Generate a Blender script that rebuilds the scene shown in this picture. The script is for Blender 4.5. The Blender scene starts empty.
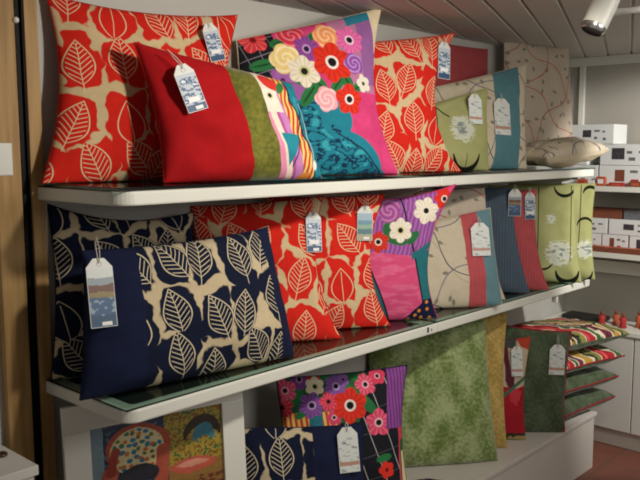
import bpy, bmesh, math, random
from mathutils import Vector, Matrix, noise
R = math.radians
scene = bpy.context.scene
COL = scene.collection
D = 0.404          # shelf depth: back wall at y = D, shelf fronts at y = 0
ZL = 0.93          # lower shelf glass underside
ZU = ZL + 0.522    # upper shelf glass underside
ZC = 2.03          # ceiling
XE = 3.15          # end wall
ZP = 0.28          # plinth top

# ------------------------------------------------------------------ colour
def lin(h):
    h = h.lstrip('#')
    r = []
    for i in (0, 2, 4):
        c = int(h[i:i+2], 16)/255
        r.append(c/12.92 if c <= .04045 else ((c+.055)/1.055)**2.4)
    return (r[0], r[1], r[2], 1)

# ------------------------------------------------------------------ node expressions
class E:
    def __init__(s, g, k): s.g = g; s.k = k
    def _o(s, op, b=None, c=None): return s.g.m(op, s, b, c)
    def __add__(s, b): return s._o('ADD', b)
    __radd__ = __add__
    def __sub__(s, b): return s._o('SUBTRACT', b)
    def __rsub__(s, b): return s.g.m('SUBTRACT', b, s)
    def __mul__(s, b): return s._o('MULTIPLY', b)
    __rmul__ = __mul__
    def __truediv__(s, b): return s._o('DIVIDE', b)
    def __lt__(s, b): return s._o('LESS_THAN', b)
    def __gt__(s, b): return s._o('GREATER_THAN', b)
    def abs(s): return s._o('ABSOLUTE')
    def sin(s): return s._o('SINE')
    def fract(s): return s._o('FRACT')
    def sqrt(s): return s._o('SQRT')
    def pow(s, b): return s._o('POWER', b)
    def max(s, b): return s._o('MAXIMUM', b)
    def min(s, b): return s._o('MINIMUM', b)
    def clamp(s): return s.max(0.0).min(1.0)
    def soft(s, w): return s.g.m('MULTIPLY_ADD', s, -1/w, .5).clamp()   # 1 where s < 0, soft edge w

class G:
    """one procedural material built from expressions over the cushion's own cloth coordinates (metres)"""
    def __init__(s, name, rough=.85, sheen=0.0, spec=.2, obj=False):
        s.mat = bpy.data.materials.new(name); s.mat.use_nodes = True
        s.nt = s.mat.node_tree
        s.b = s.nt.nodes['Principled BSDF']
        s.b.inputs['Roughness'].default_value = rough
        s.b.inputs['Specular IOR Level'].default_value = spec
        if sheen:
            s.b.inputs['Sheen Weight'].default_value = sheen
            s.b.inputs['Sheen Roughness'].default_value = .4
        tc = s.nt.nodes.new('ShaderNodeTexCoord')
        sp = s.nt.nodes.new('ShaderNodeSeparateXYZ')
        s.nt.links.new(tc.outputs['Object' if obj else 'UV'], sp.inputs[0])
        s.x = E(s, sp.outputs[0]); s.y = E(s, sp.outputs[1]); s.z = E(s, sp.outputs[2])
        s.c = None
    def put(s, v, inp):
        if isinstance(v, E): s.nt.links.new(v.k, inp)
        else: inp.default_value = v
    def m(s, op, a, b=None, c=None):
        n = s.nt.nodes.new('ShaderNodeMath'); n.operation = op
        for i, v in enumerate((a, b, c)):
            if v is not None: s.put(v, n.inputs[i])
        return E(s, n.outputs[0])
    def vec(s, x, y, z=0.0):
        n = s.nt.nodes.new('ShaderNodeCombineXYZ')
        for i, v in enumerate((x, y, z)): s.put(v, n.inputs[i])
        return E(s, n.outputs[0])
    def noise(s, v, scale, detail=2.0):
        n = s.nt.nodes.new('ShaderNodeTexNoise'); s.put(v, n.inputs['Vector'])
        n.inputs['Scale'].default_value = scale; n.inputs['Detail'].default_value = detail
        return E(s, n.outputs[0])
    def uv(s): return s.vec(s.x, s.y, s.z)
    def voro(s, v, rnd, feature='F1'):
        n = s.nt.nodes.new('ShaderNodeTexVoronoi'); n.voronoi_dimensions = '2D'; n.feature = feature
        s.put(v, n.inputs['Vector']); n.inputs['Scale'].default_value = 1; n.inputs['Randomness'].default_value = rnd
        return n
    def sep(s, out):
        n = s.nt.nodes.new('ShaderNodeSeparateXYZ'); s.nt.links.new(out, n.inputs[0])
        return [E(s, o) for o in n.outputs]
    def base(s, h): s.c = lin(h)
    def over(s, mask, h):
        n = s.nt.nodes.new('ShaderNodeMix'); n.data_type = 'RGBA'
        s.put(mask, n.inputs[0]); s.put(s.c, n.inputs[6]); s.put(h if isinstance(h, E) else lin(h), n.inputs[7])
        s.c = E(s, n.outputs[2])
    def vary(s, f, lo, hi):                      # dye unevenness of the cloth
        n = s.nt.nodes.new('ShaderNodeMix'); n.data_type = 'RGBA'; n.blend_type = 'MULTIPLY'
        n.inputs[0].default_value = 1; s.put(s.c, n.inputs[6])
        k = s.m('MULTIPLY_ADD', f, hi-lo, lo)
        cb = s.vec(k, k, k); s.nt.links.new(cb.k, n.inputs[7]); s.c = E(s, n.outputs[2])
    def bump(s, h, strength, dist):
        n = s.nt.nodes.new('ShaderNodeBump'); n.inputs['Strength'].default_value = strength
        n.inputs['Distance'].default_value = dist; s.put(h, n.inputs['Height'])
        s.nt.links.new(n.outputs[0], s.b.inputs['Normal'])
    def done(s): s.put(s.c, s.b.inputs['Base Color']); return s.mat
    # ---- motifs
    def rot(s, cx, cy, a):
        dx = s.x-cx; dy = s.y-cy; c, n = math.cos(a), math.sin(a)
        return dx*c+dy*n, dy*c-dx*n
    def ell(s, cx, cy, rx, ry, a=0, h='#ffffff', edge=.003):
        p, q = s.rot(cx, cy, a)
        d = (p*(1/rx)).pow(2.0)+(q*(1/ry)).pow(2.0)
        m = (d-1.0).soft(2*edge/min(rx, ry)); s.over(m, h); return m
    def seg(s, x0, y0, x1, y1, w, h):
        dx, dy = x1-x0, y1-y0; L = dx*dx+dy*dy
        px = s.x-x0; py = s.y-y0
        t = (px*(dx/L)+py*(dy/L)).clamp()
        d = ((px-t*dx).pow(2.0)+(py-t*dy).pow(2.0)).sqrt()
        s.over((d-w).soft(.0015), h)
    def arc(s, cx, cy, r, w, h, below=True, cut=0.0):
        dx = s.x-cx; dy = s.y-cy
        d = (dx.pow(2.0)+dy.pow(2.0)).sqrt()-r
        k = (dy-cut)*(1 if below else -1)
        thick = s.m('MULTIPLY_ADD', k.abs(), w/r, w*.25)
        s.over((d.abs()-thick).soft(.002)*(k < 0.0), h)
    def band(s, x0, x1, h, wob=0.0):               # vertical band of cloth
        s.over((s.x > x0)*(s.x < x1), h)
    def half(s, nx, ny, d, h):                     # nx*x+ny*y < d
        s.over((s.x*nx+s.y*ny-d).soft(.003), h)
    def flower(s, cx, cy, r, h, petals=5, centre='#15151f', ring='#e8dcc8', ph=0., streak=None):
        r *= getattr(s, 'fs', 1)
        dx = s.x-cx; dy = s.y-cy
        d = (dx.pow(2.0)+dy.pow(2.0)).sqrt()
        a = s.m('ARCTAN2', dy, dx)
        lob = s.m('MULTIPLY_ADD', s.m('MULTIPLY_ADD', a, petals/2., ph).sin().abs(), .26*r, .78*r)
        s.over((d-lob).soft(.003), h)
        if streak: s.over((d-lob).soft(.003)*((a*(petals*2.5)).sin() > .55)*(d > r*.3)*.6, streak)
        if ring: s.over((d-r*.34).soft(.003), ring)
        if centre: s.over((d-r*.22).soft(.003), centre)
    def rose(s, cx, cy, r, h1, h2):
        dx = s.x-cx; dy = s.y-cy
        d = (dx.pow(2.0)+dy.pow(2.0)).sqrt()
        a = s.m('ARCTAN2', dy, dx)
        lob = s.m('MULTIPLY_ADD', (a*2.5).sin().abs(), .18*r, .85*r)
        m = (d-lob).soft(.003); s.over(m, h1)
        sw = (s.m('MULTIPLY_ADD', d, 14/r, a*2.0)).sin() > .35
        s.over(m*sw*.8, h2)
    def weave(s, st=.25):
        f = (s.x*2400.0).sin()*(s.y*2400.0).sin()
        s.bump(f, st, .0006)

# ------------------------------------------------------------------ cloths
LX, LY = .112, .142
def leaf_cloth(name, blob, ground, line, seed=0.0, dark=None):
    g = G(name, .9)
    x = g.x*(1/LX)+seed; y = g.y*(1/LY)
    wob = g.noise(g.uv(), 16, 2)-.5
    wx = x+wob*.55; wy = y+(g.noise(g.vec(g.y, g.x, 3.3), 14, 2)-.5)*.55
    e = g.voro(g.vec(wx, wy), .55, 'DISTANCE_TO_EDGE')
    dte = E(g, e.outputs['Distance'])
    v = g.voro(g.vec(x, y), .55)
    px, py, _ = g.sep(v.outputs['Position']); cr, cg, cb = g.sep(v.outputs['Color'])
    a = (cr-.5)*1.3
    dx = (x-px)*LX; dy = (y-py)*LY
    ca = (a+math.pi/2).sin(); sa = a.sin()
    lx = dx*ca+dy*sa; ly = dy*ca-dx*sa
    g.base(blob)
    big = g.noise(g.vec(g.x, g.y, 7.7), 11, 1)
    chan = (dte+(big-.5)*.55-.052).soft(.03)
    h = .059
    t = ly*(1/h)
    w = (1.0-t*t).max(0.0)*(1.0-t*.28)*.037
    inside = t.abs() < 1.0
    ax = lx.abs()
    out = ((ax-w).abs()-.0017).soft(.0012)*(t.abs() < 1.02)
    mid = (ax-.0012).soft(.0012)*(t < .8)*(t > -1.45)
    vein = (((ly-ax*.75)*(1/.0135)).fract()-.5).abs()
    veins = (vein-.10).soft(.06)*((ax-w*.86) < 0.0)*inside*(cg > .12)
    clear = (ax-w*1.06-.002).soft(.003)*(t.abs() < 1.05)      # the leaf itself is always dyed
    g.over(chan*(1.0-clear), ground)
    g.over(out.max(mid).max(veins), line)
    g.vary(g.noise(g.uv(), 60, 3), .86, 1.1)
    g.weave(); return g.done()

def plain_cloth(name, h, lo=.85, hi=1.12, rough=.9, sheen=0.0, nz=50, rib=None):
    g = G(name, rough, sheen); g.base(h)
    if rib:
        f = ((g.x*(1/rib)).fract()-.5).abs()
        g.over((f-.12).soft(.1)*.5, rib_col[name])
    g.vary(g.noise(g.vec(g.x, g.y*.6, 0.0), nz, 4), lo, hi)
    g.weave(.35); return g.done()

def velvet(name, h, h2, sheen=.5):
    g = G(name, .75, sheen, .25); g.base(h)
    n = g.noise(g.vec(g.x*1.0, g.y*.55, g.z), 13, 5)
    n2 = g.noise(g.vec(g.x, g.y, 4.0), 75, 4)
    g.over(((n*.6+n2*.4-.5)*6.0+.45).clamp(), h2)
    g.bump(n2, .5, .004); return g.done()

rib_col = {'slate_rib': '#2c3a4a', 'coral_rib': '#a03038', 'dull_coral': '#7d2a2e', 'red_slub': '#7a0c10', 'navy_slub': '#0c1430'}

def vine_cloth(name, bg, l1, l2, leafc='#85826f'):
    g = G(name, .9); g.base(bg)
    def vine(c, kx, ky, amp, fr, per, ph, w=.0022):
        u = g.x*kx+g.y*ky; v = g.y*kx-g.x*ky
        q = ((u+(v*fr+ph).sin()*amp)*(1/per)+ph).fract()-.5
        g.over((q.abs()*per-w).soft(.0015), c)
    vine('#b9a98f', .6, .8, .03, 17, .15, 2.2)
    vine(l1, .75, .66, .028, 21, .165, .3)
    vine(l2, -.62, .78, .03, 19, .185, 1.4)
    x = g.x*(1/.05); y = g.y*(1/.054)
    v = g.voro(g.vec(x, y), .8)
    px, py, _ = g.sep(v.outputs['Position']); cr, cg, cb = g.sep(v.outputs['Color'])
    a = cr*3.0; ca = (a+math.pi/2).sin(); sa = a.sin()
    dx = (x-px)*.05; dy = (y-py)*.054
    lx = dx*ca+dy*sa; ly = dy*ca-dx*sa
    d = (lx*(1/.0066)).pow(2.0)+(ly*(1/.0115)).pow(2.0)
    g.over((d-1.0).soft(.5)*(cg > .42), leafc)
    g.over((lx.abs()-.0006).soft(.001)*(ly < 0.0)*(ly > -.026)*(cg > .42), '#8c8878')
    g.vary(g.noise(g.uv(), 40, 3), .9, 1.08)
    g.weave(); return g.done()

def lime_cloth(name, strokes):
    g = G(name, .9); g.base('#9c9e68')
    g.over((g.noise(g.uv(), 9, 2)-.5).soft(.3)*.35, '#aeae7c')
    for s in strokes:
        if s[0] == 'seg': g.seg(*s[1:], '#1c1f17')
        elif s[0] == 'arc': g.arc(s[1], s[2], s[3], s[4], '#14180f', s[5])
        elif s[0] == 'foil':
            dx = g.x-s[1]; dy = g.y-s[2]
            d = (dx.pow(2.0)+dy.pow(2.0)).sqrt()
            n = g.noise(g.vec(g.x*.6, g.y*1.4, 1.0), 48, 3)
            g.over((d-s[3]+(n-.5)*.09).soft(.006)*(n > .42), '#c3c7b6')
            g.over((d-s[3]*.45+(n-.5)*.05).soft(.006)*(n < .5), '#7f8a86')
    g.vary(g.noise(g.uv(), 30, 3), .88, 1.08)
    g.weave(); return g.done()

def big_floral():
    g = G('garden_floral_print', .85); g.fs = 1.1; g.base('#d9447e')
    big = g.noise(g.uv(), 10, 3)
    g.over(((g.y*1.0+g.x*.1-.235)).soft(.004)*0.0, '#000000')
    g.over((big-.5).soft(.12)*.6, '#c93a72')
    g.over((g.y > .27)*(g.x > .33), '#b9789c'); g.over((g.y > .30)*(g.x > .435), '#95609c')
    # dark corner with pale check lines
    dk = (g.x < .125)*(g.y > .285); g.over(dk, '#15161f')
    gl = (((g.x*.9+g.y*.35)*(1/.045)).fract()-.5).abs().min((((g.y*.9-g.x*.3)*(1/.05)).fract()-.5).abs())
    g.over(dk*(gl < .03), '#77727a')
    g.over((g.x < .26)*(g.x > .1)*(g.y > .2)*(g.y < .34), '#9a5aa0')
    # blue jug and skirt
    g.half(.55, .83, .275, '#1f7f93')
    g.over(((g.x-.16).abs() < .13)*(g.y < .235), '#1f7f93')
    g.ell(.27, .16, .075, .085, 0, '#1f7f93'); g.ell(.36, .05, .13, .075, -.5, '#1f7f93')
    g.over((g.x*.55+g.y*.83-.275).soft(.003)*(g.y < .03)*(g.x > .4), '#1c6f86')
    ma = g.noise(g.vec(g.x*.8, g.y*1.5, 2.0), 26, 2)
    blue = ((g.y-.225) < 0.0)*((g.x*.62+g.y*.78-.30) < 0.0)*(g.x > .1)
    g.over(blue*((ma-.47).abs()-.035).soft(.02), '#123250')
    g.over(blue*(ma > .60), '#3aa0ad')
    g.arc(.305, .155, .04, .011, '#1f7f93', False, -.05)
    g.seg(.34, .165, .31, .11, .007, '#1f7f93')
    g.seg(.30, .125, .40, .075, .0022, '#12233a'); g.seg(.40, .075, .48, .0, .0022, '#12233a')
    g.seg(.205, .225, .31, .225, .003, '#123250')
    for cx, cy, r, a in ((.142,.433,.04,.4),(.076,.354,.045,.2),(.214,.254,.05,.9),(.254,.289,.05,2.2),(.321,.291,.042,.9),(.359,.300,.045,1.9),(.19,.30,.04,2.6),(.40,.285,.035,.6),(.25,.445,.03,1.2)):
        g.ell(cx, cy, r, r*.42, a, '#2c7440'); g.ell(cx, cy, r*.8, r*.08, a, '#184a2a', .001)
    g.flower(.056,.440,.042,'#d83a3f',5,'#7e1520',None,.3,'#f0787a')
    g.rose(.186,.458,.048,'#d8314d','#f08a92')
    g.flower(.231,.412,.042,'#8d4a97',6,'#2a1638','#c89ad0',.2,'#6b2f7a')
    g.flower(.132,.302,.03,'#a566b0',5,'#4a2458',None)
    g.rose(.312,.463,.047,'#ef9a62','#f8cfa0')
    g.flower(.396,.452,.046,'#e56fae',6,'#15151f','#f4d4e4',.5,'#c94c90')
    g.rose(.152,.375,.052,'#eccf86','#f6e8bf')
    g.flower(.209,.332,.050,'#ece2cc',6,'#20201c','#c7c98a',.1,'#cfc3a6')
    g.flower(.315,.368,.064,'#e0331f',6,'#14141c','#efe6de',.4,'#b81f18')
    g.rose(.398,.367,.038,'#8d4fa6','#c79ad6')
    g.rose(.274,.239,.043,'#f0a6b0','#f8d4d4')
    g.flower(.360,.241,.046,'#df3522',5,'#14141c','#efe6de',.9,'#b41f1a')
    g.flower(.428,.301,.028,'#e8e0cf',5,'#20201c',None)
    # stitched strips along the top right corner
    g.over((g.x > .505)*(g.y > .12), '#c99a7c')
    g.over((g.y-g.x*.35 > .365)*(g.x > .40)*(g.x < .5), '#2a7c93')
    g.over((g.x > .50)*(g.y > .42), '#e2d2b0')
    g.vary(g.noise(g.uv(), 45, 4), .82, 1.14)
    g.weave(); return g.done()

def lumbar_floral():
    g = G('brush_stroke_floral_print', .85); g.base('#1f7f93')
    ma = g.noise(g.vec(g.x*1.2, g.y*.7, 5.0), 24, 2)
    g.over((ma > .58)*.6, '#3b9fb0'); g.over(((ma-.45).abs()-.012).soft(.01), '#0e2c46')
    c = g.x-(g.y-.13)*(g.y-.13)*-1.4
    yy = g.y*-.30
    q = g.x+g.y*.26
    g.over((q < .452)*1.0, '#eacb72')
    st = (((g.x*1.0-g.y*.12)*(1/.017)).fract()-.5).abs()
    g.over((q < .452)*(st < .24), '#c93a34')
    g.over((q < .408), '#c783bd')
    g.over((q < .384), '#b75a9e')
    g.over((q < .372), '#eddcc9')
    g.over((q < .352), '#e48fb0')
    g.over((g.y > .18)*(q < .40), '#e9dfcf')
    g.over((q-.452).abs() < .003, '#14243a')
    g.over((g.x*.8-g.y*.45 < .268)*(g.y < .12)*(q > .36), '#27889a')
    g.flower(.312,.226,.030,'#efe6d6',5,'#17171c','#d9cf9f',.2)
    g.ell(.322,.268,.035,.02,-.5,'#d93a30'); g.ell(.36,.255,.022,.012,.9,'#3a7a45')
    g.seg(.424,.215,.444,.035,.0075,'#184a66'); g.seg(.424,.215,.444,.035,.0035,'#8fc0c6')
    g.ell(.446,.034,.009,.014,0,'#dfe8e2')
    g.ell(.413,.006,.022,.008,.2,'#e08a3a')
    g.seg(.365,.03,.40,.12,.002,'#0e2c46'); g.seg(.40,.12,.42,.20,.002,'#0e2c46'); g.seg(.465,.13,.475,.03,.002,'#0e2c46')
    g.vary(g.noise(g.uv(), 45, 4), .85, 1.12)
    g.weave(); return g.done()

def pink_floral():
    g = G('pink_poppy_print', .85); g.x = g.x+.02; g.base('#d8507f')
    big = g.noise(g.vec(g.x*.5+g.y*.2, g.y*2.0, 0.0), 22, 3)
    g.over((big-.47).soft(.08)*.6, '#e4739a')
    up = g.y+g.x*.12 > .232
    g.over(up, '#8d4b94'); g.over(up*(((g.x-g.y*.25)*(1/.016)+big).fract() > .6), '#a96bb0')
    g.over((g.x-g.y*.18 > -.005)*up*(g.y < .36), '#c98a55')
    g.half(.93, .37, -.100, '#256a73'); g.over(((g.x*.93+g.y*.37+.100).abs()-.003).soft(.002)*(g.y < .2), '#101c26')
    g.over((g.x+g.y*.22 > .028)*(g.y < .25), '#276f78')
    g.over((g.x+g.y*.22-.028).abs()*1.0 < .003, '#101c26')
    g.over(((g.y-.235-(g.x+.03)*.5).abs()-.012).soft(.004)*(g.x > -.035), '#276f78')
    g.over((g.x*.7-g.y*.72 > -.040)*(g.y < .075), '#141c3c')
    for cx, cy in ((-.036,.004),(.001,.035),(.033,.039),(.046,.005),(.012,.008),(-.012,.018),(.03,.065)): g.ell(cx, cy, .0065, .0065, 0, '#e08a3c')
    g.ell(-.095,.295,.045,.018,-.3,'#2d6d3c'); g.ell(-.12,.34,.03,.016,1.1,'#2d6d3c'); g.ell(-.03,.30,.03,.015,.8,'#2d6d3c')
    g.rose(-.114,.394,.042,'#9c4f92','#c987b8')
    g.ell(-.165,.40,.03,.014,.6,'#24522f'); g.ell(-.085,.455,.05,.02,.2,'#d8456f')
    g.flower(-.155,.287,.037,'#d93a2c',6,'#15151f','#efe0d2',.3,'#a81f1a')
    g.flower(-.075,.326,.042,'#ece4d2',6,'#14141a','#d8d09a',.1,'#d2c8b0')
    g.flower(.022,.392,.046,'#ebe2cf',6,'#14141a',None,.8,'#cfc6ae')
    g.over((g.x > .078)*(g.y > .38), '#d9457a')
    g.flower(.094,.432,.038,'#dc3325',7,'#14141a','#e9d9d0',.2,'#b3201c')
    g.vary(g.noise(g.uv(), 45, 4), .85, 1.12)
    g.weave(); return g.done()

def anemone_floral():
    g = G('anemone_print', .85); g.x = g.x-.024; g.y = g.y+.004; g.base('#191a22')
    gl = ((((g.x*1.0+g.y*.32)*(1/.062))+.1).fract()-.5).abs()
    g.over(gl < .022, '#b9b4b0')
    gl2 = ((((g.y*1.0-g.x*.25)*(1/.075))).fract()-.5).abs()
    g.over(gl2 < .012, '#5d5a60')
    g.over((g.y > .36)*(g.x < .20), '#2c5a3c')
    st = (((g.x+g.y*.1)*(1/.017)).fract()-.5).abs()
    g.over((g.y < .40)*(g.x < .13), '#e3bf62'); g.over((g.y < .40)*(g.x < .13)*(st < .24), '#c23a36')
    g.over((g.x > .03)*(g.x < .075)*(g.y < .40), '#2a6f80')
    for cx, cy, r, a in ((-.005,.458,.04,1.2),(.185,.46,.035,-.6),(.225,.42,.045,-.8),(.277,.236,.028,.2),(.01,.40,.03,.7),(.09,.51,.03,.3),(.21,.505,.03,.2)):
        g.ell(cx, cy, r, r*.45, a, '#27713f')
    F = g.flower
    F(.007,.508,.034,'#7b3f8c',6,'#191522','#b48ac0',0,'#5a2a6c'); F(.052,.520,.026,'#cf3438',5,'#15151f',None)
    F(-.055,.418,.036,'#cc3040',5,'#2a0e16',None,.4,'#e8707c'); F(-.043,.474,.038,'#d94a6c',5,'#341020','#f0a8b8',.1,'#f08aa2')
    F(.128,.480,.038,'#8a5ba8',6,'#171522','#c6a6d6',.5,'#6b3f8c'); F(.056,.483,.032,'#e2d6b8',6,'#17171c','#c9c487',.2,'#c8bb96')
    F(.113,.380,.026,'#d9486a',5,'#17171c','#efc0c8'); F(.041,.423,.042,'#77468f',6,'#171522','#bb96cc',.8,'#9a6cb0')
    F(.098,.432,.031,'#d63a55',5,'#17171c',None,.2,'#ec7488'); F(.156,.500,.02,'#8f60aa',5,'#17171c',None)
    F(.230,.480,.036,'#dc4a6a',5,'#17171c','#f0b6c2',.1,'#ee8aa0'); F(.276,.505,.028,'#d8415f',5,'#17171c','#f0b6c2',.7)
    F(.171,.415,.057,'#df3526',6,'#14141a','#efe4da',.3,'#b8231b'); F(.266,.353,.045,'#dd4668',5,'#14141a','#f0c0ca',.9,'#ee8aa2')
    F(.284,.197,.028,'#da3428',5,'#5a1010',None); F(.245,.12,.04,'#c94070',5,'#14141a','#efd0d8')
    pur = g.x-(g.y-.44)*.10 > .302
    g.over(pur*(g.y > .33), '#8a4a92'); g.over(pur*(g.y > .33)*((g.x*(1/.0125)).fract() > .68), '#5e2c6c')
    g.over((g.x > .335)*(g.y < .33), '#cf3f58'); g.over((g.x > .34)*(g.y < .29), '#30582f'); g.over((g.x > .345)*(g.y < .25), '#d8c59a')
    g.vary(g.noise(g.uv(), 45, 4), .82, 1.14)
    g.weave(); return g.done()

def tulip_print(name, seed):
    g = G(name, .85); g.base('#cfc3a8')
    w = g.noise(g.vec(g.x, g.y, seed), 6, 3)
    q = (g.x*.75+g.y*.55+w*.16)*(1/.21)+seed
    f = q.fract()
    g.over((f < .16), '#7c7a3a'); g.over((f > .2)*(f < .42), '#a3262f'); g.over((f > .26)*(f < .30), '#d45a52')
    g.over((f > .46)*(f < .56), '#3f5a3c'); g.over((f > .60)*(f < .70), '#6a2a3c'); g.over((f > .76)*(f < .88), '#b08a3c')
    g.over((f > .92), '#2c3a30')
    n = g.noise(g.vec(g.x*1.5, g.y*.8, seed+2), 20, 3)
    g.over((n > .62), '#1f211c')
    g.vary(g.noise(g.uv(), 45, 4), .8, 1.15)
    g.weave(); return g.done()

def small_tulip():
    g = G('tulip_print_c', .85); g.base('#bfae94')
    n = g.noise(g.vec(g.x, g.y*.5, 1.5), 16, 3); x = g.x+(n-.5)*.05; y = g.y+(n-.5)*.05
    g.over(((x+.03+(y-.3)*.22).abs()-.017).soft(.006)*(y > .2), '#5a2433')
    g.over(((x+.075).abs()-.010).soft(.006)*(y > .2), '#7d6c4a')
    g.over((y > .40)*(x < .0), '#4a4a44'); g.over((y+x*.5 > .425)*(x > .0), '#b3432f')
    g.over(y < .235, '#a51d2c'); g.over((y < .235)*(n > .55), '#c43a44'); g.over(((y-.24-x*.8).abs()-.009).soft(.004), '#3f6a58')
    g.over(y < .03, '#3a3226'); g.over((y < .02)*(n > .45), '#a08a5c')
    g.vary(g.noise(g.uv(), 45, 4), .8, 1.15)
    g.weave(); return g.done()

def tag_print(name, kind):
    g = G(name, .45, 0, .4)
    n = g.noise(g.vec(g.x*.8, g.y*1.6, 0.0), 55, 4)
    y = g.y+(n-.5)*.012
    if kind == 'harbour':
        g.base('#cdd3d0'); g.over(y < .084, '#8f9ba0'); g.over(y < .072, '#6b4a40'); g.over((y < .060)*1.0, '#8a7a52'); g.over(y < .050, '#3f5d80'); g.over((y < .05)*(n > .55), '#8aa0b0'); g.over(y < .02, '#33506e')
    elif kind == 'blue':
        g.base('#b9c3cc'); g.over((n > .5)*(g.y < .085), '#3f5f86'); g.over((n > .60)*(g.y < .085), '#dfe4e8'); g.over(g.y < .018, '#2f4d73'); g.over(((g.y-.03).abs() < .006)*(g.x.abs() < .016), '#e4e6e6')
    elif kind == 'beach':
        g.base('#9fb6c6'); g.over(y < .07, '#6d97a8'); g.over(y < .055, '#8fae9a'); g.over(y < .04, '#5a7f86'); g.over(y < .022, '#a7a78c')
    else:
        g.base('#d2d6d2'); g.over((n > .56)*(g.y < .09), '#a7b0b2'); g.over((n > .64)*(g.y < .08), '#6f7d80'); g.over((g.y < .028)*(g.y > .018), '#b48a78')
    return g.done()

def simple(name, h, rough=.5, spec=.4, metal=0.0, nz=None, lo=.9, hi=1.08, bump=None):
    g = G(name, rough, 0, spec, obj=True); g.base(h); g.b.inputs['Metallic'].default_value = metal
    if nz:
        g.vary(g.noise(g.uv(), nz, 3), lo, hi)
    if bump: g.bump(g.noise(g.uv(), bump[0], 3), bump[1], .002)
    return g.done()

def wood(name, h, h2):
    g = G(name, .55, 0, .3, obj=True); g.base(h)
    n = g.noise(g.vec(g.x*9.0, g.y*9.0, g.z*.55), 7, 4)
    g.over(((n-.5)*4.0+.5).clamp(), h2)
    return g.done()

def glass_mat():
    m = bpy.data.materials.new('clear_shelf_glass'); m.use_nodes = True; nt = m.node_tree
    nt.nodes.remove(nt.nodes['Principled BSDF'])
    tr = nt.nodes.new('ShaderNodeBsdfTransparent'); tr.inputs[0].default_value = (.80, .90, .86, 1)
    gl = nt.nodes.new('ShaderNodeBsdfGlossy'); gl.inputs['Roughness'].default_value = .06
    fr = nt.nodes.new('ShaderNodeFresnel'); fr.inputs[0].default_value = 1.5
    nz = nt.nodes.new('ShaderNodeTexNoise'); nz.inputs['Scale'].default_value = 4
    ad = nt.nodes.new('ShaderNodeMath'); ad.operation = 'MULTIPLY_ADD'; ad.inputs[1].default_value = .02; 
    nt.links.new(nz.outputs[0], ad.inputs[0]); nt.links.new(fr.outputs[0], ad.inputs[2])
    mx = nt.nodes.new('ShaderNodeMixShader')
    gg = nt.nodes.new('ShaderNodeNewGeometry'); fb = nt.nodes.new('ShaderNodeMath'); fb.operation = 'SUBTRACT'; fb.inputs[0].default_value = 1
    nt.links.new(gg.outputs['Backfacing'], fb.inputs[1]); mu = nt.nodes.new('ShaderNodeMath'); mu.operation = 'MULTIPLY'
    nt.links.new(ad.outputs[0], mu.inputs[0]); nt.links.new(fb.outputs[0], mu.inputs[1]); nt.links.new(mu.outputs[0], mx.inputs[0]); nt.links.new(tr.outputs[0], mx.inputs[1]); nt.links.new(gl.outputs[0], mx.inputs[2])
    nt.links.new(mx.outputs[0], nt.nodes['Material Output'].inputs[0]); return m

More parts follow.
